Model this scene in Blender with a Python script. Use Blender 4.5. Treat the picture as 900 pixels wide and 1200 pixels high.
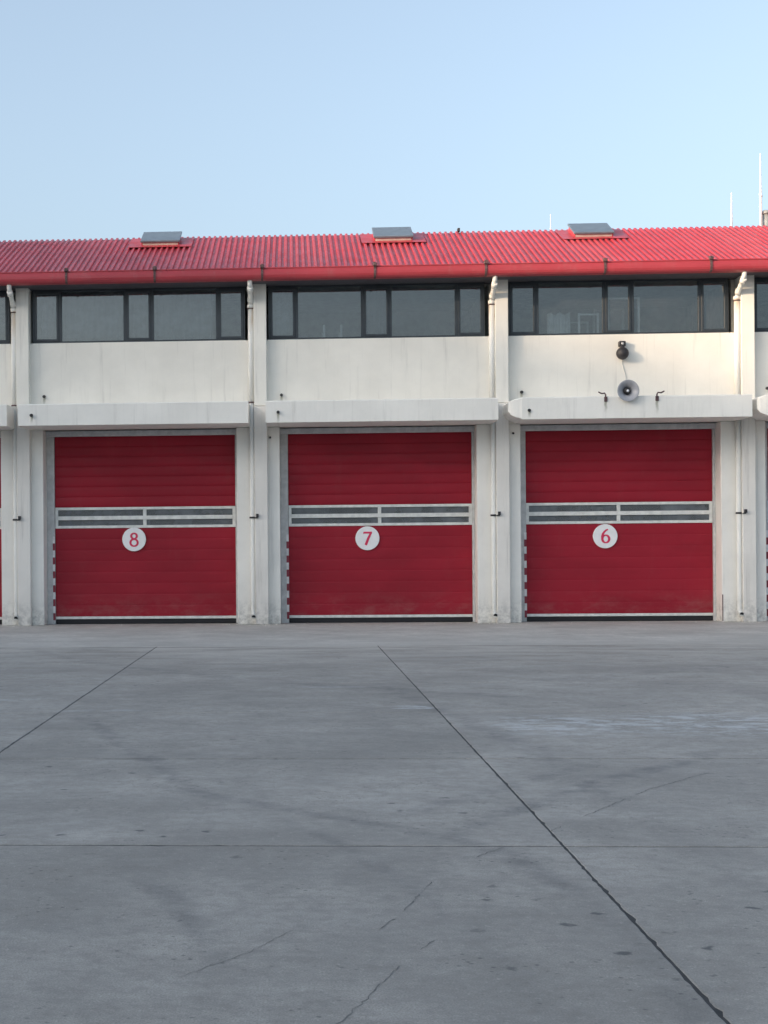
import bpy, bmesh, math, random
from mathutils import Vector, Matrix, noise
R = math.radians
random.seed(7)
scn = bpy.context.scene
for o in list(bpy.data.objects):
    bpy.data.objects.remove(o)
col = scn.collection

# ------------------------------------------------------------------ camera
cam = bpy.data.cameras.new('camera')
cam.sensor_fit = 'HORIZONTAL'; cam.sensor_width = 36.0
cam.lens = 36.0 * 1750 / 900
cam.shift_x = (450 - 248.3) / 900
cam.shift_y = (651 - 600) / 900
cam.clip_start = 0.1; cam.clip_end = 6000
camo = bpy.data.objects.new('camera', cam); col.objects.link(camo)
camo.matrix_world = (Matrix.Translation((0, -34.6, 1.6)) @ Matrix.Rotation(R(3.130), 4, 'Z')
                     @ Matrix.Rotation(R(90), 4, 'X') @ Matrix.Rotation(-0.008, 4, 'Z'))
scn.camera = camo

# ------------------------------------------------------------------ sky, sun, exposure
SUN_EL, SUN_A = 13.0, 28.0          # elevation; angle in front of the facade line, from the left
sun_dir = Vector((-math.cos(R(SUN_EL)) * math.cos(R(SUN_A)), -math.cos(R(SUN_EL)) * math.sin(R(SUN_A)), math.sin(R(SUN_EL))))
w = bpy.data.worlds.new('World'); scn.world = w; w.use_nodes = True
nt = w.node_tree; bg = nt.nodes['Background']
sky = nt.nodes.new('ShaderNodeTexSky'); sky.sky_type = 'NISHITA'; sky.sun_disc = False
sky.sun_elevation = R(SUN_EL); sky.sun_rotation = math.atan2(sun_dir.x, sun_dir.y) % (2 * math.pi)
sky.altitude = 0; sky.air_density = 1.0; sky.dust_density = 4.7; sky.ozone_density = 3.0
hz = nt.nodes.new('ShaderNodeHueSaturation'); hz.inputs['Hue'].default_value = 0.491; hz.inputs['Saturation'].default_value = 0.66     # thin evening haze pales the whole sky
nt.links.new(sky.outputs[0], hz.inputs['Color']); nt.links.new(hz.outputs[0], bg.inputs[0]); bg.inputs[1].default_value = 0.15
sl = bpy.data.lights.new('sun', 'SUN'); sl.energy = 2.0; sl.angle = R(2.2); sl.color = (1.0, 0.74, 0.50)
so = bpy.data.objects.new('sun', sl); col.objects.link(so)
so.rotation_euler = sun_dir.to_track_quat('Z', 'Y').to_euler(); so.location = (-20, -20, 30)
vs = scn.view_settings
vs.view_transform = 'Standard'; vs.look = 'None'; vs.gamma = 1; vs.use_curve_mapping = False
vs.exposure = 1.37

# ------------------------------------------------------------------ node helpers
class N:
    def __init__(s, name):
        s.m = bpy.data.materials.new(name); s.m.use_nodes = True
        s.t = s.m.node_tree; s.b = s.t.nodes['Principled BSDF']
        s.geo = s.t.nodes.new('ShaderNodeNewGeometry')
        s.P = s.geo.outputs['Position']
    def link(s, a, b): s.t.links.new(a, b)
    def put(s, sock, v):
        if hasattr(v, 'node'): s.link(v, sock)
        elif isinstance(v, (tuple, list)): sock.default_value = tuple(v) if len(v) == len(sock.default_value) else tuple(v) + (1,)
        else: sock.default_value = v
    def math(s, op, a, b=0.0, c=0.0, clamp=False):
        n = s.t.nodes.new('ShaderNodeMath'); n.operation = op; n.use_clamp = clamp
        s.put(n.inputs[0], a); s.put(n.inputs[1], b); s.put(n.inputs[2], c); return n.outputs[0]
    def scale(s, v, xyz, off=(0, 0, 0)):
        n = s.t.nodes.new('ShaderNodeMapping'); s.put(n.inputs[0], v)
        n.inputs['Scale'].default_value = xyz; n.inputs['Location'].default_value = off; return n.outputs[0]
    def noise(s, v, sc, det=4, rough=0.55, dist=0.0):
        n = s.t.nodes.new('ShaderNodeTexNoise'); s.put(n.inputs['Vector'], v)
        n.inputs['Scale'].default_value = sc; n.inputs['Detail'].default_value = det
        n.inputs['Roughness'].default_value = rough; n.inputs['Distortion'].default_value = dist
        return n.outputs['Fac']
    def vor(s, v, sc, out='Distance', rnd=1.0):
        n = s.t.nodes.new('ShaderNodeTexVoronoi'); s.put(n.inputs['Vector'], v)
        n.inputs['Scale'].default_value = sc; n.inputs['Randomness'].default_value = rnd; return n.outputs[out]
    def ramp(s, f, a, b, va=0.0, vb=1.0):           # smooth map
        n = s.t.nodes.new('ShaderNodeMapRange'); n.interpolation_type = 'SMOOTHSTEP'
        s.put(n.inputs[0], f); n.inputs[1].default_value = a; n.inputs[2].default_value = b
        n.inputs[3].default_value = va; n.inputs[4].default_value = vb; return n.outputs[0]
    def mix(s, f, a, b):
        n = s.t.nodes.new('ShaderNodeMix'); n.data_type = 'RGBA'
        s.put(n.inputs['Factor'], f); s.put(n.inputs[6], a); s.put(n.inputs[7], b); return n.outputs[2]
    def xyz(s):
        n = s.t.nodes.new('ShaderNodeSeparateXYZ'); s.link(s.P, n.inputs[0]); return n.outputs
    def bump(s, h, strength=0.3, dist=0.01):
        n = s.t.nodes.new('ShaderNodeBump'); n.inputs['Strength'].default_value = strength
        n.inputs['Distance'].default_value = dist; s.put(n.inputs['Height'], h)
        s.link(n.outputs[0], s.b.inputs['Normal'])
    def fin(s, colr, rough=0.6, metal=0.0, spec=0.5):
        s.put(s.b.inputs['Base Color'], colr); s.put(s.b.inputs['Roughness'], rough)
        s.b.inputs['Metallic'].default_value = metal; s.b.inputs['Specular IOR Level'].default_value = spec
        return s.m

def plain(name, c, rough=0.5, metal=0.0, var=0.12, sc=6.0, spec=0.5):
    n = N(name); f = n.noise(n.P, sc, 5, 0.6)
    f = n.ramp(f, 0.3, 0.7)
    d = tuple(x * (1 - var) for x in c); l = tuple(min(1, x * (1 + var)) for x in c)
    return n.fin(n.mix(f, d, l), rough, metal, spec)

M = {}
# painted render of walls, piers, canopies
DRIPS = ((-5.89, 4.78, 0.20), (-0.32, 4.78, 0.30), (5.25, 4.75, 0.18), (-5.78, 5.32, 0.24), (-0.25, 5.28, 0.2), (5.25, 5.27, 0.2), (6.93, 4.95, 0.3), (8.05, 4.95, 0.36))
def plaster(name, base, dirt=1.0, rust=False):
    n = N(name); x, y, z = n.xyz()
    big = n.ramp(n.noise(n.P, 0.9, 5, 0.6), 0.3, 0.72)
    c = n.mix(big, tuple(v * 0.90 for v in base), base)
    streak = n.noise(n.scale(n.P, (5.5, 5.5, 0.35)), 1.0, 5, 0.65)
    streak = n.ramp(streak, 0.54, 0.78)
    c = n.mix(n.math('MULTIPLY', streak, 0.42 * dirt), c, (0.45, 0.42, 0.38))
    st2 = n.ramp(n.noise(n.scale(n.P, (14, 14, 0.5), (3, 1, 9)), 1.0, 4, 0.6), 0.60, 0.74)
    c = n.mix(n.math('MULTIPLY', st2, 0.14 * dirt), c, (0.38, 0.37, 0.33))
    spot = n.ramp(n.noise(n.P, 17, 5, 0.7), 0.64, 0.76)
    c = n.mix(n.math('MULTIPLY', spot, 0.25), c, (0.45, 0.43, 0.38))
    # splashed dirt at the foot of the piers
    foot = n.math('MULTIPLY', n.ramp(z, 0.05, 0.75, 1.0, 0.0), n.ramp(n.noise(n.P, 7, 5, 0.7), 0.35, 0.7))
    c = n.mix(n.math('MULTIPLY', foot, 0.7), c, (0.33, 0.32, 0.30))
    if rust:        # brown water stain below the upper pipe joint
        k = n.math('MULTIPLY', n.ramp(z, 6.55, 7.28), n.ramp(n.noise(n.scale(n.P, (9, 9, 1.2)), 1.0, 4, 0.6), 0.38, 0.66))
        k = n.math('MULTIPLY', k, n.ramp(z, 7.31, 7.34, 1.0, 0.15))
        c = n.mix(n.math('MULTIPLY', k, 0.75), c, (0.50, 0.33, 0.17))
    else:           # algae drips below the weep pipes
        for (wx, wz, ln) in DRIPS:
            wob = n.math('MULTIPLY', n.math('SUBTRACT', n.noise(n.scale(n.P, (1, 1, 5)), 2.0, 2), 0.5), 0.05)
            dx = n.math('ABSOLUTE', n.math('ADD', n.math('SUBTRACT', x, wx), wob))
            k = n.math('MULTIPLY', n.ramp(dx, 0.008, 0.045, 1.0, 0.0), n.math('MULTIPLY', n.ramp(z, wz - ln, wz), n.ramp(z, wz, wz + 0.03, 1.0, 0.0)))
            c = n.mix(n.math('MULTIPLY', k, 0.7), c, (0.20, 0.20, 0.13))
    n.bump(n.noise(n.P, 38, 5, 0.65), 0.25, 0.006)
    return n.fin(c, 0.82, 0, 0.3)
M['plaster'] = plaster('white_plaster', (0.88, 0.845, 0.765), 1.2)
M['canopy'] = plaster('canopy_white_plaster', (0.90, 0.87, 0.805), 0.8)
M['plaster2'] = plaster('grey_white_plaster', (0.83, 0.79, 0.73), 1.5)
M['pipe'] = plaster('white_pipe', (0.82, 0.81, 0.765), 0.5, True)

def red_paint(name, c, rough, dust=0.2, spec=0.2):
    n = N(name); x, y, z = n.xyz()
    f = n.ramp(n.noise(n.scale(n.P, (0.5, 1, 1.4)), 1.1, 5, 0.6), 0.3, 0.7)
    cc = n.mix(f, tuple(v * 0.80 for v in c), c)
    ds = n.ramp(n.noise(n.scale(n.P, (2.2, 2.2, 0.7)), 1.5, 6, 0.7), 0.5, 0.8)
    cc = n.mix(n.math('MULTIPLY', ds, dust), cc, (0.32, 0.16, 0.15))
    if name.startswith('door'):     # road dust thrown up on the lowest slats
        k = n.math('MULTIPLY', n.ramp(z, 0.15, 0.9, 1.0, 0.0), n.ramp(n.noise(n.scale(n.P, (1.5, 1, 3)), 1.3, 6, 0.7), 0.40, 0.72))
        cc = n.mix(n.math('MULTIPLY', k, 0.22), cc, (0.36, 0.22, 0.20))
    if name.startswith('roof'):     # single sheets faded apart, dirt washed down the slope
        sh = n.t.nodes.new('ShaderNodeTexWhiteNoise'); sh.noise_dimensions = '1D'
        n.link(n.math('FLOOR', n.math('DIVIDE', n.math('ADD', x, 40.0), 0.93)), sh.inputs['W'])
        cc = n.mix(n.ramp(sh.outputs['Value'], 0, 1, 0.0, 0.22), cc, (0.50, 0.13, 0.14))
        k = n.ramp(n.noise(n.scale(n.P, (5, 0.5, 0.5)), 1.0, 5, 0.65), 0.52, 0.72)
        cc = n.mix(n.math('MULTIPLY', k, 0.30), cc, (0.16, 0.05, 0.06))
    rr = n.ramp(n.noise(n.P, 3.0, 5, 0.6), 0.3, 0.7, rough - 0.06, rough + 0.1)
    n.bump(n.noise(n.P, 2.2, 3, 0.5), 0.12, 0.02)
    return n.fin(cc, rr, 0, spec)
M['door'] = red_paint('door_red_enamel', (0.34, 0.016, 0.032), 0.45, 0.06)
M['roof'] = red_paint('roof_red_coating', (0.52, 0.042, 0.058), 0.34, 0.14, 0.5)
M['gutter'] = red_paint('gutter_red_paint', (0.43, 0.050, 0.066), 0.40, 0.35, 0.4)
M['frame_dark'] = plain('dark_window_aluminium', (0.035, 0.045, 0.055), 0.4)
M['soffit'] = plain('dark_soffit_board', (0.07, 0.065, 0.075), 0.7)
M['white_frame'] = plain('white_enamel', (0.74, 0.74, 0.70), 0.4)
M['rubber_and_shade'] = plain('black_rubber_and_shade', (0.012, 0.012, 0.015), 0.7)
M['galv'] = plain('galvanised_steel', (0.62, 0.63, 0.63), 0.45, 0.1)
M['rail'] = plain('grey_painted_rail', (0.55, 0.55, 0.54), 0.5)
M['white_stripe'] = plain('white_marker', (0.75, 0.73, 0.72), 0.5)
M['red_stripe'] = plain('red_marker', (0.25, 0.03, 0.05), 0.5)
M['sign_white'] = plain('sign_white_enamel', (0.90, 0.89, 0.88), 0.35, var=0.04)
M['sign_red'] = plain('sign_red_enamel', (0.70, 0.025, 0.095), 0.4, var=0.08)
M['dark_metal'] = plain('dark_weathered_metal', (0.03, 0.028, 0.03), 0.55)
M['bracket'] = plain('rusty_bracket', (0.10, 0.055, 0.055), 0.7, var=0.4, sc=20)
M['horn'] = plain('horn_grey_enamel', (0.36, 0.36, 0.38), 0.4)
M['lid'] = plain('skylight_grey_sheet', (0.13, 0.17, 0.21), 0.35)
M['curb'] = plain('skylight_curb', (0.52, 0.47, 0.42), 0.6)
M['mast'] = plain('white_mast', (0.85, 0.86, 0.88), 0.4)
M['chimney'] = plain('grey_flue', (0.36, 0.37, 0.36), 0.6)
M['room'] = plain('room_wall', (0.50, 0.50, 0.48), 0.8)
M['garage_in'] = plain('garage_wall', (0.34, 0.35, 0.33), 0.8)
M['bed'] = plain('white_bed_tube', (0.80, 0.80, 0.80), 0.4)
M['curtain'] = plain('grey_curtain', (0.27, 0.28, 0.285), 0.9)
M['curtain2'] = plain('dim_curtain', (0.09, 0.10, 0.11), 0.9)
M['block'] = plain('block_render', (0.46, 0.43, 0.39), 0.8, sc=0.5)
M['crack_fill'] = plain('crack_dirt', (0.16, 0.155, 0.147), 0.9, var=0.35, sc=12)
M['tar'] = plain('joint_filler', (0.035, 0.035, 0.036), 0.9, var=0.3, sc=12)

def glass(name, tint, refl, rough=0.02, film=0.0):
    n = N(name); t = n.t
    tr = t.nodes.new('ShaderNodeBsdfTransparent'); tr.inputs[0].default_value = tint + (1,)
    gl = t.nodes.new('ShaderNodeBsdfGlossy'); gl.inputs['Roughness'].default_value = rough
    gl.inputs[0].default_value = (0.95, 0.97, 1.0, 1)
    fr = t.nodes.new('ShaderNodeFresnel'); fr.inputs[0].default_value = refl
    bp = t.nodes.new('ShaderNodeBump'); bp.inputs['Strength'].default_value = 0.06; bp.inputs['Distance'].default_value = 0.02
    n.link(n.noise(n.P, 1.1, 2, 0.4), bp.inputs['Height'])
    n.link(bp.outputs[0], gl.inputs['Normal'])
    mx = t.nodes.new('ShaderNodeMixShader'); n.link(fr.outputs[0], mx.inputs[0])
    n.link(tr.outputs[0], mx.inputs[1]); n.link(gl.outputs[0], mx.inputs[2])
    # thin film of dust
    df = t.nodes.new('ShaderNodeBsdfDiffuse'); df.inputs[0].default_value = (0.42, 0.46, 0.50, 1)
    m2 = t.nodes.new('ShaderNodeMixShader')
    n.link(n.ramp(n.noise(n.P, 1.7, 5, 0.6), 0.3, 0.8, 0.03 + film, 0.09 + film * 2), m2.inputs[0])
    n.link(mx.outputs[0], m2.inputs[1]); n.link(df.outputs[0], m2.inputs[2])
    n.link(m2.outputs[0], t.nodes['Material Output'].inputs[0])
    return n.m
M['glass'] = glass('window_glass', (0.86, 0.90, 0.90), 1.80)
M['poly'] = glass('door_pane', (0.45, 0.50, 0.46), 1.5, 0.15, 0.16)

# concrete of the yard
ARCS = [  # tyre marks: centre x, y, radius, half width, strength, and the x range they show in
    (-5.75, -28.84, 7.19, 0.09, 0.95, 0.67, 1.66), (21.37, -37.99, 23.73, 0.10, 0.95, 0.72, 3.6),
    (49.29, -59.68, 59.53, 0.09, 0.55, 0.28, 2.58), (-155.66, -71.54, 161.97, 0.09, 0.75, -2.44, -0.30),
    (-21.74, -34.94, 22.36, 0.07, 0.75, -1.07, 0.03), (-8.0, -33.2, 11.3, 0.08, 0.6, -1.2, 1.4),
    (-63.83, -29.38, 66.11, 0.14, 0.55, 0.70, 2.41), (-12.96, -30.92, 13.95, 0.06, 0.6, -0.29, 1.05),
    (-10.37, 4.05, 23.91, 0.22, 0.5, 2.48, 7.16), (12.0, -3.0, 17.6, 0.2, 0.5, -5.0, 3.0)]
def concrete(name, base, marks=True):
    n = N(name); x, y, z = n.xyz()
    info = n.t.nodes.new('ShaderNodeObjectInfo')
    rnd = info.outputs['Random']
    f = n.ramp(n.noise(n.P, 0.55, 7, 0.62), 0.3, 0.7)
    c = n.mix(f, tuple(v * 0.74 for v in base), tuple(v * 1.16 for v in base))
    f2 = n.ramp(n.noise(n.P, 3.2, 7, 0.68), 0.38, 0.68)
    c = n.mix(n.math('MULTIPLY', f2, 0.48), c, tuple(v * 0.62 for v in base))
    f6 = n.ramp(n.noise(n.scale(n.P, (1.3, 0.8, 1), (9, 4, 0)), 1.25, 7, 0.7, 0.6), 0.50, 0.66)
    c = n.mix(n.math('MULTIPLY', f6, 0.42), c, tuple(v * 0.60 for v in base))
    f3 = n.ramp(n.noise(n.scale(n.P, (0.8, 2.2, 1), (5, 2, 0)), 0.9, 6, 0.66), 0.52, 0.74)
    c = n.mix(n.math('MULTIPLY', f3, 0.35), c, tuple(v * 1.45 for v in base))
    f4 = n.ramp(n.noise(n.P, 11, 6, 0.72), 0.42, 0.66)
    c = n.mix(n.math('MULTIPLY', f4, 0.50), c, tuple(v * 0.58 for v in base))
    f5 = n.ramp(n.noise(n.scale(n.P, (1, 1, 1), (1, 8, 0)), 26, 5, 0.75), 0.53, 0.72)
    c = n.mix(n.math('MULTIPLY', f5, 0.42), c, tuple(min(1, v * 1.5) for v in base))
    gr = n.ramp(n.noise(n.P, 120, 3, 0.75), 0.40, 0.66)
    c = n.mix(n.math('MULTIPLY', gr, 0.60), c, tuple(v * 0.45 for v in base))
    if not marks:
        k = n.math('MULTIPLY', n.ramp(y, -8.3, -4.6, 1.0, 0.0), n.ramp(n.noise(n.scale(n.P, (0.5, 1.6, 1)), 1.0, 6, 0.68), 0.32, 0.62))
        c = n.mix(n.math('MULTIPLY', k, 0.65), c, (0.40, 0.385, 0.355))
        k = n.math('MULTIPLY', n.ramp(y, -1.6, 0.2), n.ramp(n.noise(n.P, 2.4, 6, 0.7), 0.40, 0.62))
        c = n.mix(n.math('MULTIPLY', k, 0.45), c, (0.26, 0.235, 0.20))
    else:
        k = n.math('MULTIPLY', n.ramp(y, -14.5, -8.4), n.ramp(n.noise(n.scale(n.P, (0.5, 1.6, 1)), 1.0, 6, 0.68), 0.36, 0.62))
        c = n.mix(n.math('MULTIPLY', k, 0.75), c, (0.50, 0.475, 0.43))
    if marks:
        wob = n.math('MULTIPLY', n.math('SUBTRACT', n.noise(n.P, 0.6, 3), 0.5), 0.25)
        brk = n.ramp(n.noise(n.P, 2.6, 6, 0.7), 0.36, 0.62)
        for (cx, cy, r, hw, st, xa, xb) in ARCS:
            dx = n.math('SUBTRACT', x, cx); dy = n.math('SUBTRACT', y, cy)
            d = n.math('SQRT', n.math('ADD', n.math('MULTIPLY', dx, dx), n.math('MULTIPLY', dy, dy)))
            d = n.math('ABSOLUTE', n.math('SUBTRACT', n.math('ADD', d, wob), r))
            k = n.math('MULTIPLY', n.ramp(d, hw * 0.2, hw * 1.6, 1.0, 0.0), brk)
            k = n.math('MULTIPLY', k, n.math('MULTIPLY', n.ramp(x, xa, xa + 0.6), n.ramp(x, xb - 0.6, xb, 1.0, 0.0)))
            c = n.mix(n.math('MULTIPLY', k, st * 0.48), c, (0.075, 0.08, 0.088))
        # chalky scrapes
        for (cx, cy, rx, ry, st) in ((1.22, -18.95, 0.20, 0.22, 1.6), (2.45, -20.6, 0.70, 0.85, 0.8), (4.0, -20.5, 1.15, 1.0, 0.8), (-2.0, -19.2, 0.5, 0.12, 0.55), (-3.4, -18.0, 0.5, 0.12, 0.45), (0.3, -16.5, 0.6, 0.12, 0.45)):
            ax = n.math('DIVIDE', n.math('SUBTRACT', x, cx), rx); ay = n.math('DIVIDE', n.math('SUBTRACT', y, cy), ry)
            d = n.math('ADD', n.math('MULTIPLY', ax, ax), n.math('MULTIPLY', ay, ay))
            k = n.math('MULTIPLY', n.ramp(d, 0.1, 1.6, 1.0, 0.0), n.ramp(n.noise(n.scale(n.P, (1.2, 2.2, 1)), 2.6, 6, 0.75), 0.46, 0.60))
            c = n.mix(n.math('MULTIPLY', k, st, 0.0, True), c, (0.50, 0.51, 0.51))
        # small oil drips and pits
        wp = n.t.nodes.new('ShaderNodeVectorMath'); wp.operation = 'ADD'
        nz = n.t.nodes.new('ShaderNodeTexNoise'); nz.inputs['Scale'].default_value = 14; n.link(n.P, nz.inputs['Vector'])
        sc2 = n.t.nodes.new('ShaderNodeVectorMath'); sc2.operation = 'SCALE'; sc2.inputs['Scale'].default_value = 0.10
        n.link(nz.outputs['Color'], sc2.inputs[0]); n.link(n.P, wp.inputs[0]); n.link(sc2.outputs[0], wp.inputs[1])
        vd = n.vor(wp.outputs[0], 4.2); k = n.ramp(vd, 0.07, 0.17, 1.0, 0.0)
        reg = n.math('MAXIMUM', n.ramp(n.noise(n.scale(n.P, (1, 1, 1), (7, 3, 0)), 0.8, 3), 0.53, 0.62), n.math('MULTIPLY', n.ramp(x, 0.5, 1.0), n.ramp(y, -27.6, -26.9, 1.0, 0.0)))
        k = n.math('MULTIPLY', k, reg)
        c = n.mix(n.math('MULTIPLY', k, 0.75), c, (0.055, 0.058, 0.062))
        vd = n.vor(n.scale(n.P, (1, 1, 1), (2.3, 5.1, 0)), 17); k = n.ramp(vd, 0.08, 0.24, 1.0, 0.0)
        k = n.math('MULTIPLY', k, n.ramp(n.noise(n.P, 1.3, 5, 0.65), 0.46, 0.60))
        c = n.mix(n.math('MULTIPLY', k, 0.62), c, (0.07, 0.072, 0.076))
    # each slab was poured apart: slightly different grey
    hsv = n.t.nodes.new('ShaderNodeHueSaturation'); n.link(c, hsv.inputs['Color'])
    n.link(n.ramp(rnd, 0, 1, 0.96, 1.05), hsv.inputs['Value'])
    h = n.math('ADD', n.math('MULTIPLY', n.noise(n.P, 60, 5, 0.7), 0.5), n.noise(n.P, 5, 6, 0.65))
    n.bump(h, 0.45, 0.012)
    rr = n.ramp(n.noise(n.P, 1.3, 5, 0.6), 0.3, 0.7, 0.62, 0.82)
    return n.fin(hsv.outputs[0], rr, 0, 0.35)
M['concrete'] = concrete('yard_concrete', (0.385, 0.362, 0.328))
M['apron'] = concrete('apron_concrete', (0.60, 0.575, 0.525), False)
M['asphalt'] = plain('ground_asphalt', (0.06, 0.06, 0.062), 0.9, var=0.3, sc=2)

# ------------------------------------------------------------------ mesh helpers
class MB:
    def __init__(s): s.bm = bmesh.new()
    def box(s, x0, x1, y0, y1, z0, z1, bev=0.0, mi=0):
        vs_ = [s.bm.verts.new(p) for p in ((x0, y0, z0), (x1, y0, z0), (x1, y1, z0), (x0, y1, z0), (x0, y0, z1), (x1, y0, z1), (x1, y1, z1), (x0, y1, z1))]
        fs = [s.bm.faces.new([vs_[i] for i in f]) for f in ((3, 2, 1, 0), (4, 5, 6, 7), (0, 1, 5, 4), (1, 2, 6, 5), (2, 3, 7, 6), (3, 0, 4, 7))]
        for f in fs: f.material_index = mi
        if bev:
            es = set(e for f in fs for e in f.edges)
            bmesh.ops.bevel(s.bm, geom=list(es), offset=bev, segments=1, affect='EDGES')
        return s
    def prism(s, pts, x0, x1, mi=0):               # outline in (y, z), extruded in x
        a = [s.bm.verts.new((x0, p[0], p[1])) for p in pts]; b = [s.bm.verts.new((x1, p[0], p[1])) for p in pts]
        k = len(pts)
        fs = [s.bm.faces.new(a[::-1]), s.bm.faces.new(b)] + [s.bm.faces.new((a[i], a[(i + 1) % k], b[(i + 1) % k], b[i])) for i in range(k)]
        for f in fs: f.material_index = mi
        return s
    def tube(s, path, r, seg=14, cap=True, mi=0, hollow=False):
        P = [Vector(p) for p in path]; rings = []
        rr = r if isinstance(r, (list, tuple)) else [r] * len(P)
        up = None
        for i, p in enumerate(P):
            d = (P[min(i + 1, len(P) - 1)] - P[max(i - 1, 0)]).normalized()
            if up is None or abs(up.dot(d)) > 0.99:
                up = Vector((1, 0, 0)) if abs(d.x) < 0.9 else Vector((0, 0, 1))
            u = (up - d * up.dot(d)).normalized(); v = d.cross(u); up = u
            rings.append([s.bm.verts.new(p + (u * math.cos(t) + v * math.sin(t)) * rr[i]) for t in [2 * math.pi * j / seg for j in range(seg)]])
        for a, b in zip(rings, rings[1:]):
            for j in range(seg):
                f = s.bm.faces.new((a[j], a[(j + 1) % seg], b[(j + 1) % seg], b[j])); f.smooth = True; f.material_index = mi
        if cap:
            for f in (s.bm.faces.new(rings[0][::-1]), s.bm.faces.new(rings[-1])): f.material_index = mi
        return s
    def lathe(s, prof, c, axis='Y', seg=28, mi=0, smooth=True):   # prof: (r, t) along axis
        rings = []
        for r, t in prof:
            ring = []
            for j in range(seg):
                a = 2 * math.pi * j / seg; u, v = r * math.cos(a), r * math.sin(a)
                p = (u, t, v) if axis == 'Y' else (u, v, t)
                ring.append(s.bm.verts.new(Vector(c) + Vector(p)))
            rings.append(ring)
        for a, b in zip(rings, rings[1:]):
            for j in range(seg):
                f = s.bm.faces.new((a[j], b[j], b[(j + 1) % seg], a[(j + 1) % seg])); f.smooth = smooth; f.material_index = mi
        for ring in (rings[0], rings[-1]):
            if (ring[0].co - ring[seg // 2].co).length > 1e-4:
                f = s.bm.faces.new(ring); f.material_index = mi
        return s
    def me(s, name):
        bmesh.ops.recalc_face_normals(s.bm, faces=s.bm.faces)
        me = bpy.data.meshes.new(name); s.bm.to_mesh(me); s.bm.free(); return me

def add(name, mesh, mats, parent=None, loc=(0, 0, 0), label=None):
    if isinstance(mesh, MB): mesh = mesh.me(name)
    if not mesh.materials:
        for m in (mats if isinstance(mats, (list, tuple)) else [mats]): mesh.materials.append(M[m])
    o = bpy.data.objects.new(name, mesh); col.objects.link(o)
    o.location = loc
    if parent: o.parent = parent
    if label: o['label'] = label
    return o
def empty(name, loc, label, cat, group=None):
    o = bpy.data.objects.new(name, None); col.objects.link(o); o.location = loc; o.empty_display_size = 0.2
    o['label'] = label; o['category'] = cat
    if group: o['group'] = group
    return o
def tag(o, label, cat, group=None):
    o['label'] = label; o['category'] = cat
    if group: o['group'] = group
    return o

# ------------------------------------------------------------------ ground
g = MB(); g.box(-1500, 1500, -1500, 1500, -0.6, -0.018)
gr = add('ground', g, 'asphalt'); gr['kind'] = 'structure'
yard = MB(); yard.box(-13.98, 16.98, -47, -8.32, -0.2, -0.0035)
yard = add('concrete_yard', yard, 'tar'); yard['kind'] = 'structure'
XJ = [-14.0, -10.18, -6.30, -2.42, 1.46, 9.22, 13.1, 17.0]
YJ = [-47.0, -43.6, -40.2, -36.75, -33.3, -29.82, -26.37, -22.86, -19.42, -15.9, -12.4, -8.30]
def slab(x0, x1, y0, y1, gx, gy0, gy1, seed):
    rs = random.Random(seed); pts = []
    def edge(a, b, n_):
        for i in range(n_):
            t = i / n_; p = Vector(a).lerp(Vector(b), t)
            amp = 0.0024 if i else 0.0
            q = p + Vector((rs.uniform(-1, 1) * amp, rs.uniform(-1, 1) * amp, 0))
            if i and rs.random() < 0.10:                    # chipped arris
                cx, cy = (x0 + x1) / 2, (y0 + y1) / 2
                q += Vector((cx - p.x, cy - p.y, 0)).normalized() * rs.uniform(0.004, 0.013)
            pts.append(q)
    a = (x0 + gx, y0 + gy0, 0); b = (x1 - gx, y0 + gy0, 0); c = (x1 - gx, y1 - gy1, 0); d = (x0 + gx, y1 - gy1, 0)
    n1 = int((x1 - x0) / 0.055); n2 = int((y1 - y0) / 0.055)
    edge(a, b, n1); edge(b, c, n2); edge(c, d, n1); edge(d, a, n2)
    m = MB(); ctr = Vector(((x0 + x1) / 2, (y0 + y1) / 2, 0))
    inner = [m.bm.verts.new(p + (ctr - p).normalized() * 0.006) for p in pts]
    outer = [m.bm.verts.new(p + Vector((0, 0, -0.004))) for p in pts]
    low = [m.bm.verts.new(p + Vector((0, 0, -0.016))) for p in pts]
    m.bm.faces.new(inner)
    k = len(pts)
    for i in range(k):
        j = (i + 1) % k
        m.bm.faces.new((inner[i], outer[i], outer[j], inner[j])); m.bm.faces.new((outer[i], low[i], low[j], outer[j]))
    return m
for i in range(len(XJ) - 1):
    for j in range(len(YJ) - 1):
        gy = lambda t: 0.013 if abs(t + 26.37) < 0.1 else (0.014 if abs(t + 22.86) < 0.1 else 0.012)
        add('concrete_slab', slab(XJ[i], XJ[i + 1], YJ[j], YJ[j + 1], 0.0065, gy(YJ[j]), gy(YJ[j + 1]), 100 * i + j), 'concrete', yard)
ap = MB(); ap.box(-14.0, 17.0, -8.28, 0.9, -0.3, 0.0, 0.004)
ap = add('apron', ap, 'apron'); ap['kind'] = 'structure'

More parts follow.
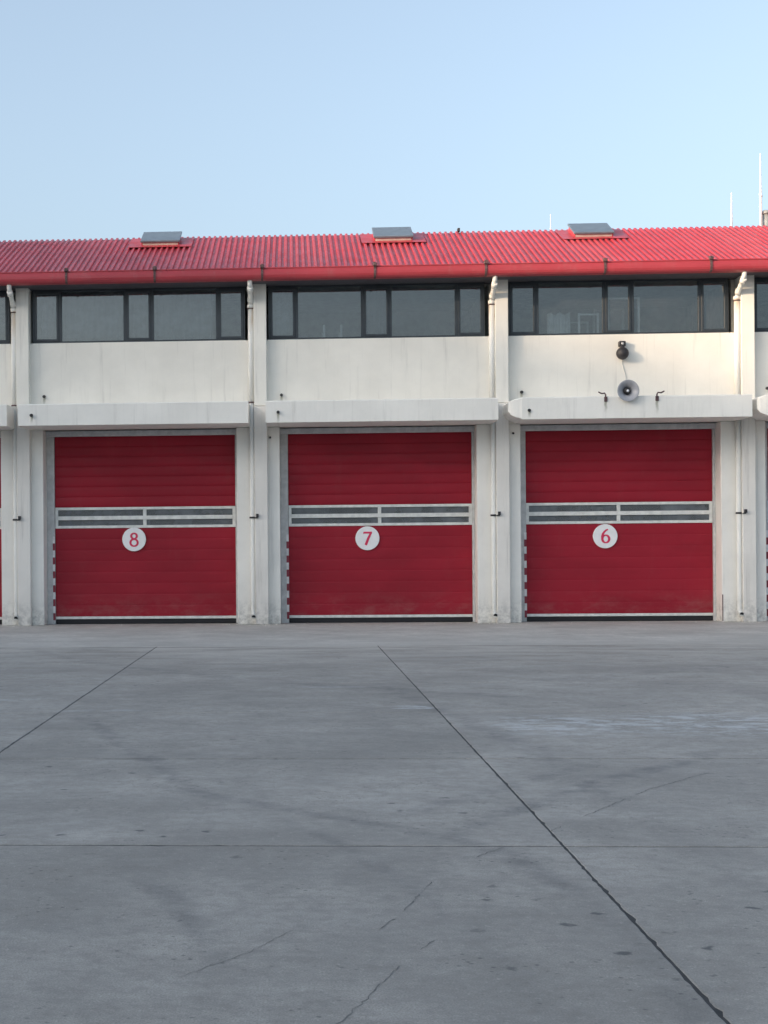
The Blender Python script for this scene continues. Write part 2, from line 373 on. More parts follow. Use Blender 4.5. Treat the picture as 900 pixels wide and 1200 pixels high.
# cracks: thin ragged open lines in the slabs
def crack(pts, wd, seed, dash=0.75):
    rs = random.Random(seed); m = MB(); path = []
    for a, b in zip(pts, pts[1:]):
        a, b = Vector(a), Vector(b); k = max(2, int((b - a).length / 0.035))
        for i in range(k):
            p = a.lerp(b, i / k); path.append(Vector((p.x + rs.uniform(-1, 1) * 0.007, p.y + rs.uniform(-1, 1) * 0.010, 0.0016)))
    on = True; left = 6; prev = None
    for p, q in zip(path, path[1:]):
        left -= 1
        if left <= 0:
            on = rs.random() < dash; left = rs.randint(2, 9); prev = None
        if not on: continue
        d = (q - p).normalized(); nrm = Vector((-d.y, d.x, 0)); h = wd * rs.uniform(0.35, 1.0)
        if prev is None: prev = (m.bm.verts.new(p), m.bm.verts.new(p + nrm * 0.001))
        cur = (m.bm.verts.new(q - nrm * h), m.bm.verts.new(q + nrm * h))
        m.bm.faces.new((prev[0], cur[0], cur[1], prev[1])); prev = cur
    return m
for i, (pts, wd) in enumerate((([(0.36, -28.2), (0.47, -27.91), (0.68, -27.2), (1.02, -26.55), (1.30, -26.21), (1.78, -25.38), (2.38, -24.39), (3.0, -23.6)], 0.0042),
                               ([(0.10, -29.6), (0.25, -29.2), (0.41, -28.74), (0.58, -28.35)], 0.003),
                               ([(-0.45, -28.95), (-0.2, -28.6), (0.05, -28.1), (0.18, -27.85)], 0.0018))):
    add('crack', crack(pts, wd, 31 + i), 'crack_fill', yard)

# ------------------------------------------------------------------ fire station
B0, P = -6.06, 5.52
X0, X1 = B0 - P - 0.55, B0 + 4 * P + 0.10
DEP = 7.6
fs = empty('fire_station', (2.0, 3.2, 0), 'white two-storey garage block with red roller doors and red corrugated roof', 'building')
fs.location = (0, 0, 0)
ZC0, ZC1, ZS, ZT = 4.57, 5.06, 6.585, 7.84     # canopy bottom / top, sill, soffit

# shared pieces, in bay coordinates (x from the window's left edge)
me_wall = MB().box(-0.05, 5.18, 0.0, 0.24, ZC0, ZS, 0.004).me('wall_panel')
me_pierL = MB().box(-0.05, 0.24, 0.003, 0.62, 0.0, ZC0 - 0.002, 0.012).me('pier')
me_pierR = MB().box(4.76, 5.18, 0.003, 0.62, 0.0, ZC0 - 0.002, 0.012).me('pier')
me_colU = MB().box(5.18, 5.475, -0.20, 0.30, 5.04, ZT + 0.02, 0.008).me('column')
me_colL = MB().box(5.175, 5.48, -0.195, 0.62, 0.0, 5.034, 0.012).me('column_base')
me_back = MB().box(0.22, 4.78, 0.64, 0.66, 0.02, 4.60).me('garage_door')
me_head = MB().box(0.24, 4.76, 0.40, 0.80, 4.435, 4.565, 0.006).me('door_header')
me_railL = MB().box(0.243, 0.425, 0.47, 0.63, 0.0, 4.434, 0.006).me('guide_rail')
me_railR = MB().box(4.705, 4.757, 0.47, 0.63, 0.0, 4.434, 0.006).me('guide_rail')

def slat_mesh(h, bulge):
    # shallow convex profile with a recessed lip at its joint
    m = MB(); k = 8; prof = []
    for i in range(k + 1):
        t = i / k; prof.append((0.538 - bulge * (math.sin(math.pi * min(1, max(0, t))) ** 0.55), 0.012 + t * (h - 0.016)))
    gd = 0.004 if bulge > 0.005 else 0.0007
    prof = [(0.539 + gd, 0.0), (0.5385 + gd * 0.4, 0.008)] + prof + [(0.5385 + gd * 0.4, h - 0.001), (0.539 + gd, h)]
    a = [m.bm.verts.new((0.43, y, z)) for y, z in prof]; b = [m.bm.verts.new((4.703, y, z)) for y, z in prof]
    for i in range(len(prof) - 1):
        f = m.bm.faces.new((a[i], b[i], b[i + 1], a[i + 1])); f.smooth = 1 < i < len(prof) - 3
    return m.me('slat')
HU = (4.44 - 2.76) / 7; HL = (2.267 - 0.182) / 8
me_su, me_sl = slat_mesh(HU, 0.010), slat_mesh(HL, 0.0025)
def bars(lst, bev=0.004):
    m = MB()
    for b in lst: m.box(*b, bev)
    return m
me_vf = bars([(0.43, 4.703, 0.515, 0.585, 2.70, 2.762), (0.43, 4.703, 0.515, 0.585, 2.268, 2.33), (0.43, 0.50, 0.517, 0.585, 2.331, 2.699), (4.633, 4.703, 0.517, 0.585, 2.331, 2.699),
              (0.501, 4.632, 0.512, 0.585, 2.463, 2.555), (2.52, 2.60, 0.519, 0.585, 2.331, 2.462), (2.52, 2.60, 0.519, 0.585, 2.556, 2.699)]).me('vision_frame')
me_panes = [MB().box(x0, x1, 0.550, 0.556, z0, z1).me('pane') for x0, x1 in ((0.501, 2.519), (2.601, 4.632)) for z0, z1 in ((2.331, 2.462), (2.556, 2.699))]
me_bar = MB().box(0.43, 4.703, 0.515, 0.60, 0.118, 0.180, 0.006).me('bottom_bar')
me_seal = MB().box(0.43, 4.703, 0.53, 0.60, 0.004, 0.117, 0.012).me('rubber_seal')
def stripes():
    m = MB(); z = 0.10; k = 0
    while z < 2.08:
        h = 0.165
        m.box(0.375, 0.429, 0.462, 0.4695, z, z + h, 0, k % 2); z += h; k += 1
    return m.me('marker_stripe')
me_str = stripes()

# windows
def window_parts():
    fr = MB()
    y0, y1 = 0.085, 0.165
    fr.box(0, 4.98, y0, y1, ZS + 0.002, ZS + 0.050, 0.004); fr.box(0, 4.98, y0, y1, 7.795, ZT - 0.002, 0.004)
    zz0, zz1 = ZS + 0.051, 7.794
    for a, b in ((0, 0.045), (0.62, 0.69), (2.14, 2.21), (2.78, 2.85), (4.30, 4.37), (4.935, 4.98)):
        fr.box(a, b, y0 + 0.002, y1 - 0.002, zz0, zz1, 0.004)
    sashes = []
    for a, b in ((0.046, 0.619), (2.211, 2.779), (4.371, 4.934)):
        m = MB(); t = 0.052
        m.box(a, b, 0.07, 0.14, zz0, zz0 + t, 0.004); m.box(a, b, 0.07, 0.14, zz1 - t - 0.02, zz1, 0.004)
        m.box(a, a + t, 0.072, 0.138, zz0 + t, zz1 - t - 0.02, 0.004); m.box(b - t, b, 0.072, 0.138, zz0 + t, zz1 - t - 0.02, 0.004)
        p = MB().box(a + t, b - t, 0.104, 0.110, zz0 + t, zz1 - t - 0.02).me('pane')
        sashes.append((m.me('sash'), p))
    fixed = [MB().box(a, b, 0.122, 0.128, zz0, zz1).me('pane') for a, b in ((0.691, 2.139), (2.851, 4.299))]
    return fr.me('window'), sashes, fixed
me_wf, sashes, fixedp = window_parts()

CAN = {-1: (-11.72, -6.46), 0: (-6.20, -0.99), 1: (-0.60, 4.57), 2: (4.80, 10.12), 3: (10.24, 15.6)}
def canopy(xa, xb, broken):
    m = MB(); nx = 90; rs = random.Random(int(xa * 100))
    prof = [(-1.10, ZC0), (-1.10, ZC1 - 0.02), (-1.08, ZC1), (0.0, ZC1 + 0.02), (0.0, ZC0)]
    rings = []
    for i in range(nx + 1):
        t = i / nx; x = xa + (xb - xa) * t
        # broken plaster: the left end tapers to a worn, rounded nose
        s = 1.0
        if broken: s = 0.40 + 0.60 * math.sqrt((x - xa) / 0.30) + rs.uniform(-0.05, 0.05) if x - xa < 0.29 else 1.0
        s = min(1.0, s)
        ring = []
        for (y, z) in prof:
            zc = (ZC0 + ZC1) / 2 + 0.06
            zz = zc + (z - zc) * s; yy = y * (0.90 + 0.10 * s) if y < -0.5 else y
            jit = 0.0012 if s == 1 else 0.016
            ring.append(m.bm.verts.new((x, yy + rs.uniform(-1, 1) * 0.002, zz + rs.uniform(-1, 1) * jit * (0.5 if y < -0.5 else 0))))
        rings.append(ring)
    k = len(prof)
    for a, b in zip(rings, rings[1:]):
        for i in range(k):
            m.bm.faces.new((a[i], a[(i + 1) % k], b[(i + 1) % k], b[i]))
    m.bm.faces.new(rings[0]); m.bm.faces.new(rings[-1])
    return m

NUM = {-1: None, 0: '8', 1: '7', 2: '6', 3: None}
for k in range(-1, 4):
    bx = B0 + k * P; L = (bx, 0, 0)
    add('wall_panel', me_wall, 'plaster', fs, L)
    add('pier', me_pierL, 'canopy', fs, L); add('pier', me_pierR, 'canopy', fs, L)
    if k < 3:
        add('column', me_colU, 'plaster', fs, L); add('column_base', me_colL, 'plaster2', fs, L)
    add('canopy', canopy(CAN[k][0], CAN[k][1], k >= 2), 'canopy', fs)
    add('door_header', me_head, 'galv', fs, L)
    lab = {0: 'red slatted roller door marked 8', 1: 'red slatted roller door marked 7', 2: 'red slatted roller door marked 6'}.get(k)
    d = add('garage_door', MB().box(0.431, 0.50, 0.60, 0.625, 0.21, 4.42).me('garage_door'), 'door', fs, L, lab)
    d.data.clear_geometry(); t_ = bmesh.new()
    for (a0, a1) in ((0.182, 2.262), (2.768, 4.43)):
        q = [t_.verts.new(p) for p in ((0.43, 0.575, a0), (4.703, 0.575, a0), (4.703, 0.575, a1), (0.43, 0.575, a1))]; t_.faces.new(q)
    t_.to_mesh(d.data); t_.free()
    for i in range(7): add('slat', me_su, 'door', d, (0, 0, 2.764 + i * HU))
    for i in range(8): add('slat', me_sl, 'door', d, (0, 0, 0.182 + i * HL))
    add('vision_frame', me_vf, 'white_frame', d)
    for p in me_panes: add('pane', p, 'poly', d)
    add('bottom_bar', me_bar, 'white_frame', d); add('rubber_seal', me_seal, 'rubber_and_shade', d)
    add('guide_rail', me_railL, 'rail', d); add('guide_rail', me_railR, 'rail', d)
    add('marker_stripe', me_str, ['red_stripe', 'white_stripe'], d)
    wn = add('window', me_wf, 'frame_dark', fs, L)
    for sm, pm in sashes:
        add('sash', sm, 'frame_dark', wn); add('pane', pm, 'glass', wn)
    for pm in fixedp: add('pane', pm, 'glass', wn)

# left-end column, end walls, back wall, floors, inner walls
add('column', MB().box(X0 + 0.02, X0 + 0.50, -0.2, 0.30, 0, ZT + 0.02, 0.01), 'plaster', fs)
add('column', MB().box(X1 - 0.46, X1 - 0.06, -0.2, 0.62, 0, ZT + 0.02, 0.01), 'plaster', fs)
add('end_wall', MB().prism([(0.30, 0), (DEP, 0), (DEP, 7.9), (3.2, 9.5), (0.30, 8.3)], X0 + 0.05, X0 + 0.3), 'plaster', fs)
add('end_wall', MB().prism([(0.63, 0), (DEP, 0), (DEP, 7.9), (3.2, 9.5), (0.63, 8.3)], X1 - 0.4, X1 - 0.15), 'plaster', fs)
add('back_wall', MB().box(X0 + 0.31, X1 - 0.41, DEP - 0.25, DEP - 0.002, 0, 7.85), 'plaster', fs)
add('upper_floor', MB().box(X0 + 0.32, X1 - 0.42, 0.25, DEP - 0.26, 5.02, 5.2), 'room', fs)
add('garage_floor', MB().box(X0 + 0.32, X1 - 0.42, 0.91, DEP - 0.26, -0.05, 0.004), 'garage_in', fs)
add('ceiling', MB().box(X0 + 0.32, X1 - 0.42, 0.34, DEP - 0.26, 7.86, 7.9), 'room', fs)
add('inner_wall', MB().box(X0 + 0.33, X1 - 0.43, 4.2, 4.3, 5.21, 7.855), 'room', fs)
for k in range(0, 4):
    add('partition', MB().box(B0 + k * P - 0.42, B0 + k * P - 0.30, 0.31, 4.19, 5.21, 7.855), 'room', fs)

# soffit and gutter
add('soffit', MB().box(X0, X1, -0.60, 0.33, ZT + 0.001, ZT + 0.05), 'soffit', fs)
gprof = [(-0.60, 7.835), (-0.72, 7.835), (-0.775, 7.85), (-0.812, 7.885), (-0.828, 7.935), (-0.826, 7.99), (-0.810, 8.045), (-0.800, 8.075), (-0.812, 8.085), (-0.812, 8.105), (-0.785, 8.105), (-0.775, 8.04), (-0.79, 7.95), (-0.76, 7.88), (-0.62, 7.875), (-0.60, 8.0)]
GB = [X0 - 0.05, -10.2, -7.65, -5.12, -3.10, -0.66, 1.88, 4.36, 7.0, 9.33, 11.9, 14.4, X1 + 0.05]
bm_br = MB()
bm_br.prism([(-0.72, 7.822), (-0.78, 7.837), (-0.823, 7.876), (-0.842, 7.935), (-0.840, 7.992), (-0.822, 8.06), (-0.828, 8.075), (-0.828, 8.115), (-0.78, 8.125), (-0.78, 8.115), (-0.80, 8.08), (-0.80, 8.03), (-0.815, 7.95), (-0.77, 7.86), (-0.72, 7.834)], -0.026, 0.026)
bm_br.box(-0.045, 0.05, -0.86, -0.77, 8.09, 8.165, 0.01).box(-0.03, 0.03, -0.80, -0.70, 8.12, 8.19, 0.008)
bm_br = bm_br.me('gutter_bracket')
for i in range(len(GB) - 1):
    gs = add('gutter_section', MB().prism(gprof, GB[i] + 0.003, GB[i + 1] - 0.003), 'gutter', fs)
    if i: add('gutter_bracket', bm_br, 'bracket', gs, (GB[i], 0, 0))

# corrugated roof: two slopes of trapezoid ribs
E_Y, E_Z, R_Y, R_Z = -0.70, 8.055, 3.2, 9.655
def roof_mesh(y0, z0, y1, z1, nm):
    m = MB(); pitch = 0.138; x = X0 - 0.1; up = Vector((0, -(z1 - z0), (y1 - y0))).normalized()
    if up.z < 0: up = -up
    pts = []; rs = random.Random(3)
    while x < X1 + 0.1:
        pts += [(x, 0.0), (x + 0.056, 0.0), (x + 0.074, 0.040), (x + 0.120, 0.040)]; x += pitch
    cuts = 7; rows = []
    for j in range(cuts + 1):
        t = j / cuts; y = y0 + (y1 - y0) * t; z = z0 + (z1 - z0) * t; row = []
        for (px, h) in pts:
            sag = 0.006 * noise.noise(Vector((px * 0.8, t * 3, 0)))
            row.append(m.bm.verts.new(Vector((px + (0.004 * noise.noise(Vector((px * 2, t * 2, 5)))), y, z)) + up * (h + sag)))
        rows.append(row)
    for a, b in zip(rows, rows[1:]):
        for i in range(len(pts) - 1): m.bm.faces.new((a[i], a[i + 1], b[i + 1], b[i]))
    return m.me(nm)
rf = add('roof', roof_mesh(E_Y, E_Z, R_Y, R_Z, 'roof'), 'roof', fs)
add('rear_slope', roof_mesh(DEP + 0.6, 8.115 - 0.2, R_Y + 0.003, R_Z - 0.003, 'rear_slope'), 'roof', rf)
add('roof_underlay', MB().prism([(-0.56, 8.05), (3.2, 9.59), (DEP + 0.5, 7.85), (DEP + 0.5, 7.81), (3.2, 9.55), (-0.56, 8.01)], X0 + 0.02, X1 - 0.02), 'soffit', rf)
add('ridge_bolt', MB().box(4.17, 4.23, 3.1, 3.25, 9.67, 9.76, 0.005), 'dark_metal', rf)

# skylight hatches on the ridge side of the slope
sl_a = math.atan2(R_Z - E_Z, R_Y - E_Y)
def hatch(x):
    o = add('skylight', MB().box(-0.44, 0.44, -0.42, 0.42, -0.02, 0.075, 0.006), 'curb', fs)
    o.matrix_local = Matrix.Translation((x, 2.50, E_Z + (2.50 - E_Y) * math.tan(sl_a) + 0.058)) @ Matrix.Rotation(sl_a, 4, 'X')
    ld = add('lid', MB().box(-0.485, 0.485, -0.46, 0.50, 0.0, 0.05, 0.008), 'lid', o)
    ld.matrix_local = Matrix.Translation((0, 0, 0.095)) @ Matrix.Rotation(R(2.5), 4, 'X')
    fl = MB(); fl.box(-0.78, 0.78, -0.66, -0.421, -0.003, 0.004); fl.box(-0.78, -0.441, -0.4205, 0.50, -0.003, 0.004); fl.box(0.441, 0.78, -0.4205, 0.50, -0.003, 0.004)
    # upstand against the curb
    fl.box(0.4415, 0.462, -0.42, 0.44, 0.0045, 0.10); fl.box(-0.462, -0.4415, -0.42, 0.44, 0.0045, 0.10)
    add('flashing', fl, 'roof', o)
for x in (-3.22, 2.50, 7.34): hatch(x)

# rainwater downpipes beside the columns
def downpipe(k):
    px = B0 + k * P + 5.118
    m = MB(); r = 0.062
    m.tube([(px, -0.68, 7.86), (px, -0.66, 7.76), (px, -0.52, 7.66), (px, -0.25, 7.50), (px, -0.135, 7.40), (px, -0.10, 7.30), (px, -0.10, 7.2)], [0.055] * 7, 14)
    m.tube([(px, -0.10, 7.32), (px, -0.10, 5.14)], r + 0.007, 16)
    m.tube([(px, -0.10, 5.13), (px + 0.006, -0.095, 0.34), (px + 0.008, -0.10, 0.26), (px + 0.012, -0.14, 0.205), (px + 0.014, -0.22, 0.18)], r - 0.006, 16)
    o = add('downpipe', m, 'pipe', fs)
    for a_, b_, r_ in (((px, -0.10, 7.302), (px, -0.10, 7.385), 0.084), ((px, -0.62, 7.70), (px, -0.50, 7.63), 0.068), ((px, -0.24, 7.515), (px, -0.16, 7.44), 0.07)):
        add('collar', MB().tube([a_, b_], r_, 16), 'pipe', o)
    for z_, h_, r_ in ((7.280, 0.021, 0.085), (5.115, 0.023, 0.078)):
        add('joint_ring', MB().tube([(px, -0.10, z_), (px, -0.10, z_ + h_)], r_, 16), 'bracket', o)
    c3 = MB(); c3.tube([(px, -0.10, 2.45), (px, -0.10, 2.49)], r + 0.006, 16)
    c3.box(px + 0.055, px + 0.13, -0.225, -0.19, 2.45, 2.475); c3.box(px + 0.09, px + 0.145, -0.26, -0.19, 2.47, 2.55)
    add('clamp', c3, 'dark_metal', o)
    c4 = MB(); c4.tube([(px + 0.0145, -0.2195, 0.1805), (px + 0.0145, -0.2225, 0.179)], 0.044, 14)
    add('outlet_shade', c4, 'rubber_and_shade', o)  # black disc on the closed pipe end, painted shade of its open mouth
for k in range(-1, 3): downpipe(k)

# weep pipes of the canopies and the walls
def weep(x, y, z, r=0.035):
    m = MB(); m.tube([(x, y + 0.05, z + 0.01), (x, y - 0.07, z - 0.005)], r, 12)
    add('weep_pipe', m, 'dark_metal', fs)
for x, y, z in ((-5.89, -1.1, 4.80), (-0.32, -1.1, 4.80), (5.25, -1.07, 4.77), (-5.78, 0, 5.34), (-0.25, 0, 5.30), (5.25, 0, 5.29), (10.78, 0, 5.30)): weep(x, y, z)
add('corner_crack', MB().prism([(0.0025, 0.02), (0.0025, 0.62), (0.001, 0.62), (0.001, 0.02)], 9.742, 9.766), 'bracket', fs)
for x, z in ((-0.52, 4.32), (5.05, 4.35)): weep(x, 0.0, z, 0.024)

m = MB(); rs = random.Random(11)
for k in range(-1, 4):
    for _ in range(60):
        x = B0 + k * P + rs.choice((rs.gauss(-0.25, 0.35), rs.gauss(5.0, 0.35), rs.uniform(0, 5.2)))
        y = -0.02 - abs(rs.gauss(0, 0.16)) - (0.2 if 4.95 < (x - B0) % P < 5.52 else 0); r = rs.uniform(0.006, 0.022)
        vs4 = [m.bm.verts.new((x + r * rs.uniform(0.6, 1.2) * math.cos(a), y + r * rs.uniform(0.6, 1.2) * math.sin(a), 0.0)) for a in (0.3, 1.9, 3.4, 5.0)]
        tp = m.bm.verts.new((x + rs.uniform(-0.3, 0.3) * r, y, r * rs.uniform(0.5, 1.0)))
        for i in range(4): m.bm.faces.new((vs4[i], vs4[(i + 1) % 4], tp))
gt = add('grit', m, 'plaster2'); gt['kind'] = 'stuff'; gt['label'] = 'loose plaster grit fallen along the foot of the wall'; gt['category'] = 'grit'

# ------------------------------------------------------------------ number signs
def stroke(m, path, widths, y, closed=False, th=0.006, mi=0):
    P2 = [Vector((p[0], p[1])) for p in path]; k = len(P2); A = []; Bv = []
    for i in range(k):
        if closed: d = P2[(i + 1) % k] - P2[i - 1]
        else: d = P2[min(i + 1, k - 1)] - P2[max(i - 1, 0)]
        d.normalize(); nrm = Vector((-d.y, d.x)); h = widths[i] / 2
        for lst, s in ((A, 1), (Bv, -1)):
            q = P2[i] + nrm * h * s
            lst.append((m.bm.verts.new((q.x, y - th, q.y)), m.bm.verts.new((q.x, y, q.y))))
    rng = range(k) if closed else range(k - 1)
    for i in rng:
        j = (i + 1) % k
        m.bm.faces.new((A[i][0], A[j][0], Bv[j][0], Bv[i][0]))
        m.bm.faces.new((A[i][1], A[i][0], A[j][0], A[j][1])); m.bm.faces.new((Bv[i][1], Bv[i][0], Bv[j][0], Bv[j][1]))
    if not closed:
        for i in (0, k - 1): m.bm.faces.new((A[i][0], A[i][1], Bv[i][1], Bv[i][0]))
def ell(cx, cz, rx, rz, n_=36, a0=0.0, a1=2 * math.pi, end=False):
    kk = n_ - 1 if end else n_
    return [(cx + rx * math.cos(a0 + (a1 - a0) * i / kk), cz + rz * math.sin(a0 + (a1 - a0) * i / kk)) for i in range(n_)]
def digit(ch):
    m = MB()
    if ch == '8':
        for cz, rx, rz in ((0.078, 0.066, 0.064), (-0.077, 0.086, 0.082)):
            pth = ell(0, cz, rx, rz)
            stroke(m, pth, [0.034 + 0.016 * abs(math.cos(2 * math.pi * i / 36)) for i in range(36)], 0.0005 * (cz > 0), True)
    elif ch == '7':
        stroke(m, [(-0.088, 0.132), (0.075, 0.132), (0.106, 0.132)], [0.042] * 3, 0)
        stroke(m, [(0.088, 0.139), (0.02, 0.0), (-0.04, -0.16)], [0.044, 0.056, 0.056], 0.0006)
        stroke(m, [(-0.088, 0.149), (-0.088, 0.10)], [0.016, 0.012], 0.0012)
    else:
        bowl = ell(0.008, -0.062, 0.078, 0.086)
        stroke(m, bowl, [0.030 + 0.024 * abs(math.cos(2 * math.pi * i / 36)) for i in range(36)], 0.0, True)
        pth = [(-0.070, -0.06), (-0.070, 0.0), (-0.055, 0.055), (-0.025, 0.10), (0.020, 0.14), (0.062, 0.158)]
        stroke(m, pth, [0.054, 0.054, 0.050, 0.044, 0.038, 0.030], 0.0008)
    return m
for k, x, z in ((0, -3.755, 1.995), (1, 1.73, 1.975), (2, 7.225, 1.975)):
    ch = NUM[k]
    s = empty('number_sign', (x, 0.50, z), {'8': 'round white sign with a red double-looped figure eight on its roller door', '7': 'round white sign with a straight slanting red seven on its roller door', '6': 'round white sign with a red curled figure six, on the door under the horn'}[ch], 'sign', 'numbered signs on the roller doors')
    add('plate', MB().lathe([(0.0001, -0.012), (0.272, -0.012), (0.280, -0.006), (0.280, 0.018), (0.0001, 0.018)], (0, 0, 0), 'Y', 48, smooth=False), 'sign_white', s)
    add('numeral', digit(ch), 'sign_red', s, (0, -0.0128, 0))

# ------------------------------------------------------------------ loudspeaker, siren lamp, cable, hooks
t = empty('horn_loudspeaker', (7.40, -0.80, 5.165), 'grey horn loudspeaker on the wall above door 6', 'loudspeaker')
prof = [(0.040, -0.16), (0.055, -0.22), (0.085, -0.29), (0.13, -0.35), (0.19, -0.395), (0.232, -0.415), (0.240, -0.413), (0.236, -0.400), (0.19, -0.375), (0.125, -0.325), (0.075, -0.255), (0.060, -0.16)]
h = add('horn_bell', MB().lathe(prof, (0, 0, 0), 'Y', 36), 'horn', t)
add('driver', MB().lathe([(0.0001, -0.17), (0.088, -0.17), (0.095, -0.15), (0.095, -0.06), (0.08, -0.045), (0.0001, -0.045)], (0, 0, 0), 'Y', 24), 'dark_metal', t)
add('reflector', MB().lathe([(0.0001, -0.372), (0.045, -0.365), (0.072, -0.34), (0.078, -0.30), (0.06, -0.285), (0.0001, -0.28)], (0, 0, 0), 'Y', 24), 'dark_metal', t)
add('nose_cap', MB().lathe([(0.0001, -0.390), (0.020, -0.386), (0.030, -0.374), (0.030, -0.366), (0.0001, -0.364)], (0, 0, 0), 'Y', 16), 'mast', t)
add('bracket', MB().box(-0.03, 0.03, -0.10, -0.05, -0.095, 0.02, 0.004).box(-0.10, 0.10, -0.13, 0.02, -0.108, -0.0955, 0.003), 'horn', t)
t.rotation_euler = (0, 0, R(0))
t = empty('wall_siren', (7.52, 0, 6.13), 'dark round wall siren under the upstairs window above door 6', 'siren')
add('dome', MB().lathe([(0.0001, -0.25), (0.05, -0.245), (0.10, -0.215), (0.135, -0.16), (0.142, -0.10), (0.125, -0.05), (0.06, -0.02), (0.05, -0.001), (0.0001, -0.001)], (0, 0, 0), 'Y', 28), 'dark_metal', t)
add('neck', MB().box(-0.045, 0.045, -0.14, -0.03, 0.10, 0.19, 0.01), 'dark_metal', t)
add('mount_box', MB().box(-0.075, 0.075, -0.13, -0.001, 0.165, 0.285, 0.012), 'dark_metal', t)
add('lens', MB().lathe([(0.0001, -0.142), (0.025, -0.14), (0.032, -0.131), (0.0001, -0.1305)], (0, 0, 0.225), 'Y', 16), 'rail', t)
cb = MB(); cb.tube([(7.53, -0.03, 6.02), (7.54, -0.012, 5.9), (7.60, -0.010, 5.68), (7.635, -0.012, 5.40), (7.60, -0.10, 5.14), (7.50, -0.40, 5.09), (7.42, -0.72, 5.10), (7.40, -0.82, 5.15)], 0.008, 8)
tag(add('cable', cb, 'rail'), 'thin grey cable hanging down the wall from siren to loudspeaker', 'cable')
for x, s in ((6.93, -1), (8.05, 1)):
    hk = MB(); hk.tube([(x, -1.085, 5.03), (x, -1.10, 5.09), (x + 0.02 * s, -1.10, 5.125), (x + 0.09 * s, -1.10, 5.12), (x + 0.16 * s, -1.10, 5.155)], 0.016, 8)
    hk.box(x - 0.035, x + 0.035, -1.125, -1.095, 4.94, 5.045, 0.005)
    tag(add('wall_hook', hk, 'bracket'), ('bent metal hook on the canopy, on the siren side of the horn' if s < 0 else 'bent metal hook on the canopy, on the downpipe side of the horn'), 'hook', 'hooks on the canopy of door 6')

# ------------------------------------------------------------------ lightning rods and flue
def mast(x, z1, lab, r=0.028, split=False):
    y = 4.0; z0 = 9.30
    m = MB(); m.tube([(x, y, z0), (x, y, z0 + (z1 - z0) * 0.62), (x, y, z0 + (z1 - z0) * 0.63), (x, y, z1)], [r, r * 0.9, r * 0.65, r * 0.45], 8)
    if split: m.tube([(x, y, 10.58), (x, y, 10.66)], r * 1.2, 8)
    tag(add('lightning_rod', m, 'mast'), lab, 'lightning rod', 'rods on the roof ridge')
mast(11.18, 10.71, 'short white rod on the ridge, next to the tall rod')
mast(11.91, 11.69, 'tallest white rod on the ridge, beside the grey flue', 0.034, True)
mast(6.63, 10.26, 'stubby thin white rod on the ridge next to a skylight', 0.018)
m = MB(); m.tube([(12.06, 4.1, 9.2), (12.06, 4.1, 10.16)], 0.10, 16); m.tube([(12.06, 4.1, 10.16), (12.06, 4.1, 10.22), (12.06, 4.1, 10.27)], [0.13, 0.13, 0.05], 16)
tag(add('roof_flue', m, 'chimney'), 'grey round flue pipe with a cap behind the roof ridge', 'flue')

# ------------------------------------------------------------------ bunk frames seen through the upper windows
def bunk(x0, x1, y0, y1, zt, lab, rail=True):
    r = 0.028
    t = empty('bunk_bed', ((x0 + x1) / 2, (y0 + y1) / 2, 5.2), lab, 'bed', 'bunk frames in the upstairs rooms')
    hx, hy, hz = (x1 - x0) / 2, (y1 - y0) / 2, zt - 5.2
    for sx in (-1, 1):
        for sy in (-1, 1):
            add('post', MB().tube([(sx * hx, sy * hy, 0), (sx * hx, sy * hy, hz)], r, 10), 'bed', t)
    for zz in (0.45, 1.3):
        add('bed_base', MB().box(-hx, hx, -hy, hy, zz, zz + 0.10, 0.01), 'bed', t)
    if rail:
        m = MB()
        for sy in (-1, 1): m.tube([(-hx, sy * hy, hz - 0.03), (hx, sy * hy, hz - 0.03)], r * 0.9, 8)
        add('top_rail', m, 'bed', t)
bunk(7.28, 7.98, 0.28, 1.9, 7.48, 'tall white bunk frame with a top rail behind the window over door 6')
bunk(6.62, 7.05, 0.28, 1.5, 7.12, 'low white bunk frame behind the window over door 6')
bunk(0.75, 1.15, 0.28, 1.5, 6.95, 'white bunk frame behind the window over door 7', False)
m = MB()
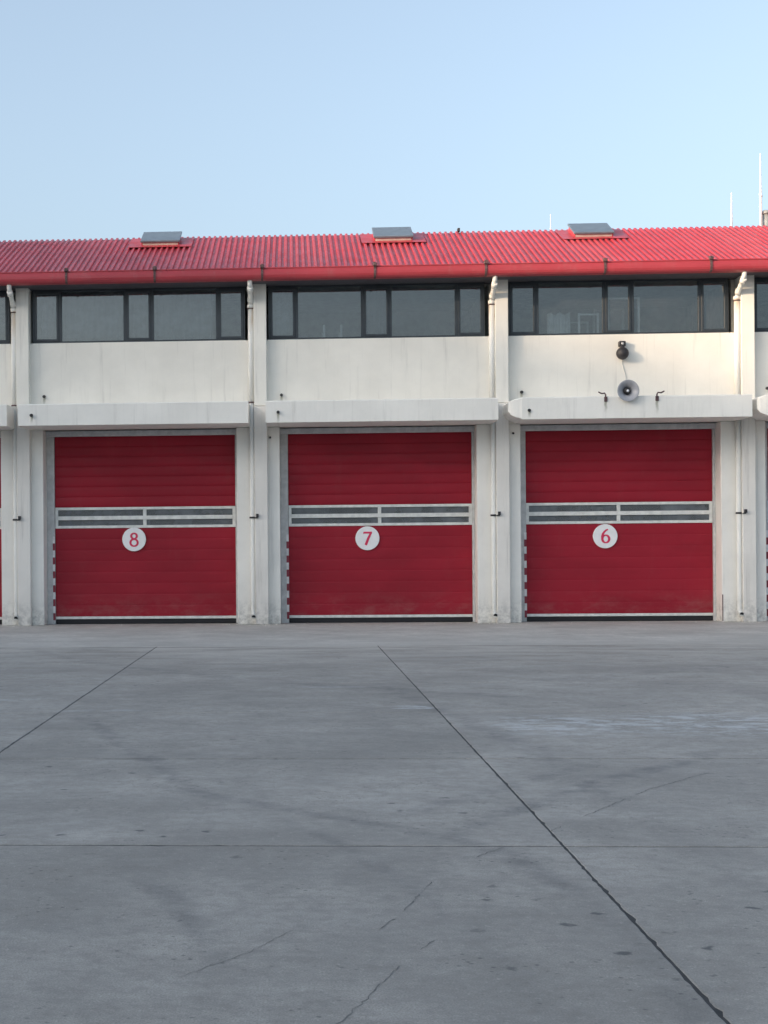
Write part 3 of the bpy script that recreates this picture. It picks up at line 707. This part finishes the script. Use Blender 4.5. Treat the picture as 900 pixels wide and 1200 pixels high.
for i in range(15):
    x = 5.95 + 0.035 * i
    m.tube([(x, 0.5 + 0.03 * (i % 2), 5.6), (x, 0.5 + 0.03 * (i % 2), 7.15 + 0.03 * math.sin(i))], 0.022, 6)
tag(add('curtain', m, 'bed'), 'gathered pale curtain standing behind the window over door 6', 'curtain')

def blind(x0, x1, y, z0, lab, mat, fold=0.012, grp='blinds and curtains upstairs'):
    m = MB(); k = int((x1 - x0) / 0.03); a = []; b = []
    for i in range(k + 1):
        x = x0 + (x1 - x0) * i / k; yy = y + fold * math.sin(i * 1.3) + fold * 0.6 * math.sin(i * 0.47)
        a.append((m.bm.verts.new((x, yy, z0)), m.bm.verts.new((x, yy, 7.80)))); b.append((m.bm.verts.new((x, yy + 0.006, z0)), m.bm.verts.new((x, yy + 0.006, 7.80))))
    for i in range(k):
        for L in (a, b): f = m.bm.faces.new((L[i][0], L[i + 1][0], L[i + 1][1], L[i][1])); f.smooth = True
        m.bm.faces.new((a[i][0], a[i + 1][0], b[i + 1][0], b[i][0])); m.bm.faces.new((a[i][1], a[i + 1][1], b[i + 1][1], b[i][1]))
    tag(add('curtain', m, mat), lab, 'curtain', grp)
blind(-6.0, -1.86, 0.42, 6.2, 'wide grey curtain drawn across most of the window over door 8', 'curtain')
blind(-0.48, 0.05, 0.42, 6.2, 'narrow grey curtain bunched at one end of the window over door 7', 'curtain')
blind(1.72, 2.30, 0.45, 6.2, 'short grey curtain at the middle casement over door 7', 'curtain2')

# ------------------------------------------------------------------ block added out of view to throw the evening shade
BX, BH = -40.0, 18.75
blk = empty('shade_block', (BX - 6, -46, 0), 'plain six-storey block added out of view to shade the facade and yard', 'building')
add('wall', MB().box(-6, 6, -36, 36, 0, BH - 0.4), 'block', blk)
add('parapet', MB().box(-6.15, 6.15, -36.15, 36.15, BH - 0.399, BH), 'block', blk)
mw = MB().box(5.95, 6.06, -0.75, 0.75, 0, 1.5).me('window'); mp = MB().box(6.061, 6.07, -0.68, 0.68, 0.07, 1.43).me('pane')
for fl in range(6):
    for j in range(16):
        wn = add('window', mw, 'white_frame', blk, (0, -33.75 + 4.5 * j, 1.0 + fl * 2.95)); add('pane', mp, 'frame_dark', wn)
